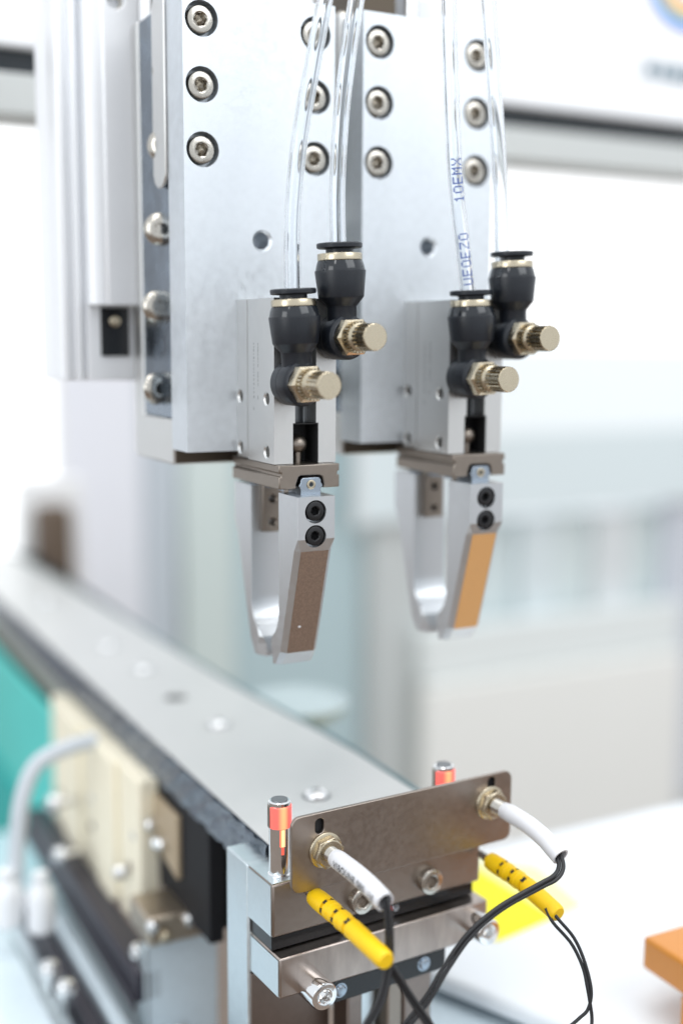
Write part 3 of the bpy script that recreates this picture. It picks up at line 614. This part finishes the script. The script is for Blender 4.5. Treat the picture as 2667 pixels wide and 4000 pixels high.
obj('rail', MB().box(-27, -20, 18, 190, -358, -350), PURP, rt, bevel=1); obj('lip', MB().box(-28.2, -27.2, 18, 190, -360, -356), PURP, rt, bevel=.3)
rt = Root('base_plate', 'pale blue metal base plate at the lower left', 'base plate', (-40, 120, -366))
obj('sheet', MB().box(-140, 16, -20, 300, -366, -360.2), PALEB, rt, bevel=1)
obj('rib', MB().box(-18.5, -13.0, 24, 200, -360, -347), PALEB, rt, bevel=1); obj('rib', MB().box(-60, -38, 0, 150, -360, -346), PALEB, rt, bevel=3)
rt = Root('teal_panel', 'teal green side panel under the far part of the track', 'panel', (5, 400, -440))
obj('panel', MB().box(3, 7, 232, 560, -440, -274.5), TEAL, rt, bevel=1); obj('lower_band', MB().box(1.5, 2.8, 232, 560, -430, -345), TEALD, rt)
def knob(label, x, y, z, m, rr=5.5, h=24):
    rt = Root('bottle_knob', label, 'knob', (x, y, z), group='white rounded knobs at the lower left')
    obj('body', MB().lathe([(rr*.85, 0), (rr, 1), (rr, h*.6), (rr*.85, h*.8), (rr*.5, h*.92), (rr*.5, h)], (x, y, z), 'z', 32), m, rt); obj('cap', MB().lathe([(rr*.55, h), (rr*.55, h+2.5), (.3, h+3)], (x, y, z), 'z', 24), m, rt)
knob('white knob at the very left edge under the grey hose', -44, 130, -332, WPAINT, 6.5, 22)
knob('brighter white knob right of the grey hose', -30.5, 126, -336, WPAINT, 6.0, 24)
rt = Root('grey_hose', 'pale grey hose arching up to the cream strip at left', 'hose', (-39.7, 132, -330))
P = spline([(-40.3, 132, -326), (-39.7, 132.8, -311.5), (-38.0, 134.3, -296.4), (-35.7, 135.5, -281.4), (-30.8, 137.2, -268.9), (-23.8, 137.9, -262.4), (-10, 139.4, -259.3), (-.5, 140, -259)], 8)
obj('hose', MB().sweep(P, 3.6, 24), HOSE, rt); obj('end_fitting', MB().sweep([P[0], P[3]], 5.2, 24), WPAINT, rt)
def bolt(label, x, y, z, ax='-y', rr=4, m=CHROME):
    rt = Root('bright_bolt', label, 'bolt', (x, y, z), group='bright bolts on the lower frame')
    obj('head', MB().lathe([(rr, 0), (rr, 3), (rr*.8, 4.6), (rr*.3, 5.2)], (x, y, z), ax, 24), m, rt); obj('shank', MB().lathe([(rr*.5, -9), (rr*.5, 0)], (x, y, z), ax, 16), m, rt)
bolt('bolt on the left flank of the cream strip, upper one', -12, 168, -296, '-x')
bolt('bolt on the left flank of the cream strip, lower one', -12, 158, -318, '-x')
bolt('bolt on the face of the cream strip near its right end', -1, 97, -303, '-x', 3)
bolt('bolt on top of the dark rail near its right end', -7, 62, -323, 'z', 3.2)
bolt('upper of two bolts left of the lower dark rail', -36, 90, -337, 'z', 4)
bolt('lower of two bolts left of the lower dark rail', -32.5, 78, -340, 'z', 4)
rt = Root('threaded_stand', 'upright threaded stud with two nuts below the brown block', 'stud', (-4, 55, -360))
obj('stud', MB().lathe([v for k in range(14) for v in ((3.3, -352+k*2), (2.8, -351+k*2))], (-3, 56, 0), 'z', 24), CHROME, rt)
obj('nut', MB().lathe([(5, -326), (5, -322), (4.4, -321.5), (1, -321.4)], (-3, 56, 0), 'z', 6), CHROME, rt); obj('nut', MB().lathe([(5, -358), (5, -353.5), (4, -353)], (-3, 56, 0), 'z', 6), CHROME, rt)
obj('foot', MB().lathe([(3.2, -360), (3.2, -350), (2.5, -349)], (6, 50, 0), 'z', 24).lathe([(3.2, -360), (3.2, -350), (2.5, -349)], (-11, 52, 0), 'z', 24), CHROME, rt)
rt = Root('manifold_block', 'brown metal block with rounded ports beside the zinc leg', 'manifold', (0, 60, -320))
obj('block', MB().box(-8, 20, 46, 70, -312, -300.5), TANM, rt, bevel=1)
for i, (x, z) in enumerate(((-6.5, -303), (-1.5, -308), (8, -303.5), (14, -306))): obj('port', MB().lathe([(2.5, 0), (2.5, 2.6), (1.8, 3.6), (.3, 3.8)], (x, 46, z), '-y', 20), NICK if i % 2 else CHROME, rt)
rt = Root('lower_plate', 'tall pale blue metal plate left of the zinc leg', 'metal plate', (6, 52, -420))
obj('plate', MB().box(-7.5, 22, 50, 54, -420, -313), PALEB, rt, bevel=.8); obj('edge', MB().box(-9, -7.7, 49, 55, -420, -313.5), ZINC, rt, bevel=.4)
rt = Root('tan_bracket', 'small tan bracket with bright fittings in the dark gap under the track', 'bracket', (14, 55, -285))
obj('bracket', MB().prism([(52, -264), (88, -264), (74, -286), (52, -290)], 'x', 6.0, 8.2), mat('tan_plastic', (.42, .33, .22), .5), rt, bevel=.6)
for y, z in ((78, -276), (70, -281), (64, -279)): obj('fitting', MB().lathe([(2.6, 0), (2.6, 3), (1.8, 4), (.3, 4.2)], (6, y, z), '-x', 20), CHROME, rt)
rt = Root('black_mount', 'black mount plate under the track behind the zinc leg', 'mount', (14, 60, -330))
obj('plate', MB().box(8.0, 13.8, 22, 79, -303, -258.5), MATTE, rt, bevel=.5); obj('foot', MB().box(9.2, 13.8, 40, 70, -306, -303.3), PURP, rt, bevel=.8)

# ================================================================== right side: white cover, note, orange block
rt = Root('white_cover', 'large white machine cover lying to the right of the sensors', 'machine cover', (180, 0, -330))
obj('cover', MB().prism([(74, 27), (88.8, -6.6), (110.9, -56.8), (140, -122), (300, -122), (300, 82), (74, 82)], 'z', -328, -320), COVER, rt, bevel=3, seg=4)
obj('lower_tray', MB().box(56, 320, -140, 90, -337, -331), PALEB, rt, bevel=1.5, cut=[MB().rrect(77, 83.5, -58, -33, 3.2, -340, -320, axis='z')])
obj('slot_floor', MB().box(74, 86, -60, -30, -340, -337.4), DTEAL, rt)
rt = Root('yellow_note', 'bright yellow note stuck on the white cover', 'sticky note', (140, 40, -319.8))
obj('sheet', MB().prism([(104, 44), (124, 2), (156, 8), (152, 92), (106, 98)], 'z', -319.8, -319.3), YTAG, rt); obj('pale_end', MB().prism([(156.3, 8), (174, 12), (180, 52), (154.3, 74)], 'z', -319.8, -319.2), YTAG2, rt)  # right end in a paler yellow
rt = Root('orange_block', 'orange resin block at the lower right edge', 'resin block', (160, -75, -330))
obj('head', MB().box(142.5, 190, -130, -60.5, -305, -292.5), ORNG, rt, bevel=1.6, seg=4); obj('leg', MB().box(143, 190, -130, -80, -420, -305.3), ORNG, rt, bevel=1.2)

# ================================================================== background
rt = Root('machine_beam', 'long white machine beam across the back with a painted shadow strip and grey rail below', 'machine beam', (170, 190, 12))
obj('housing', MB().prism([(170, 44.5), (170, 52), (173, 58), (176, 60), (176, 190), (215, 190), (215, 44.5)], 'x', -160, 620), WPAINT, rt, bevel=1.5)
obj('gap', MB().box(-160, 620, 174, 210, 33, 44.3), GAPSH, rt)  # dark box paints the shadow under the beam housing
obj('rail', MB().box(-160, 620, 171, 205, 16.5, 34), GREYB, rt, bevel=1)
rt = Root('machine_label', 'white label with rainbow arc and small dark print on the machine beam', 'label', (345, 175.8, 70))
obj('sheet', MB().box(325, 400, 175.3, 175.8, 66, 150), WPAINT, rt)
cols = [('blue', (.05, .12, .7)), ('cyan', (.15, .6, .8)), ('yellow', (.95, .7, .1)), ('orange', (.9, .3, .1))]
for i, (nm, c) in enumerate(cols):
    mb = MB(); r0 = 30-3.6*i; pl = [(362+math.cos(R(a))*r0, 128+math.sin(R(a))*r0) for a in range(180, 361, 12)]+[(362+math.cos(R(a))*(r0-3.3), 128+math.sin(R(a))*(r0-3.3)) for a in range(360, 179, -12)]
    obj('arc', mb.prism(pl, 'y', 175.0, 175.25), mat('label_'+nm, c, .5), rt)
obj('print', MB().box(334, 342, 175.0, 175.25, 71, 77).box(344, 350, 175.0, 175.25, 70.5, 77).box(352, 360, 175.0, 175.25, 70, 77).box(362, 376, 175.0, 175.25, 70, 76.5), mat('label_dark', (.05, .14, .2), .5), rt)
def window(label, x0, x1, y, z0, z1, lower=False):
    rt = Root('frosted_window', label, 'window', ((x0+x1)/2, y, z0), group='bright frosted windows behind the machine')
    t = 6; zz = [z1, z0] if not lower else [z1, z0+(z1-z0)*.46, z0+(z1-z0)*.22, z0]
    for k in range(len(zz)-1): obj('pane', MB().box(x0, x1, y, y+3, zz[k+1]+.1, zz[k]), (FROST, FROST2, FROST3)[k], rt)  # lower panes dimmed by colour to paint the glow falling off
    obj('frame', MB().box(x0-t, x0-.2, y-1, y+5, z0-t, z1+t).box(x1+.2, x1+t, y-1, y+5, z0-t, z1+t)
        .box(x0-.1, x1+.1, y-1, y+5, z0-(1 if lower else t), z0-.2).box(x0-.1, x1+.1, y-1, y+5, z1+.2, z1+t), WPAINT2, rt)
window('bright window at the left behind the machine column', -60, 108, 640, -320, 92)
window('wide bright window at the right under the grey rail', 430, 1000, 690, -262, 130, True)
def panel(label, x0, x1, y, z0, z1, col, rough=.5):
    rt = Root('cabinet_panel', label, 'cabinet', ((x0+x1)/2, y, z0), group='pale cabinets far behind')
    m = mat('panel_paint', col, rough, var=.06, vscale=.02)
    obj('door', MB().box(x0, x1, y, y+20, z0, z1), m, rt, bevel=2); obj('plinth', MB().box(x0+4, x1-4, y+4, y+20, z0-20, z0-.5), GREYB, rt)
panel('white cabinet door far behind, left of centre', 125, 205, 700, -420, 300, (.80, .81, .86))
panel('narrow grey-blue cabinet far behind', 207, 244, 712, -420, 300, (.58, .63, .68))
panel('pale green cabinet far behind', 246, 300, 705, -420, 300, (.66, .74, .72))
panel('pale teal cabinet far behind the grippers', 302, 448, 715, -560, 300, (.50, .63, .66))
panel('grey cabinet far behind between the grippers', 450, 545, 700, -560, 300, (.60, .63, .625))
panel('light grey-green cabinet right of centre far behind', 547, 640, 712, -420, -272, (.69, .77, .78))
panel('pale blue cabinet under the wide window', 642, 690, 702, -420, -272, (.72, .79, .81))
panel('soft green cabinet under the wide window', 692, 745, 712, -420, -272, (.71, .78, .78))
panel('white cabinet under the wide window', 747, 800, 700, -420, -272, (.73, .76, .77))
panel('darker teal cabinet under the wide window', 802, 850, 712, -420, -272, (.67, .75, .75))
panel('lavender cabinet at the far right', 852, 1000, 700, -640, -172, (.66, .69, .75))
panel('pale grey strip of in-between tone across the far right', 500, 860, 676, -436, -380, (.86, .90, .89))  # strip added in a middle tone to smooth the background fade
panel('long beige low cabinet across the far right', 500, 860, 668, -760, -440, (.95, .95, .91))
panel('white cabinet far left', -60, 123, 720, -700, 60, (.84, .85, .88))
rt = Root('brown_duct', 'dark brown upright duct behind the track at left', 'duct', (78, 535, -330))
obj('duct', MB().box(67, 93, 525, 550, -330, -205), BRWN, rt, bevel=6, seg=4); obj('collar', MB().box(56, 108, 551, 560, -330, -185), WPAINT2, rt, bevel=4)
rt = Root('round_dish', 'pale round dish beyond the right edge of the track', 'dish', (105, 160, -262))
obj('bowl', MB().lathe([(12, -270), (24, -262), (26, -257), (25, -256.5), (22, -259), (.5, -259)], (104, 150, 0), 'z', 40), mat('dish_grey', (.46, .54, .55), .5), rt)
fl = obj('floor', MB().box(-4000, 4000, -4000, 4000, -905, -900), FLOOR); fl['kind'] = 'structure'
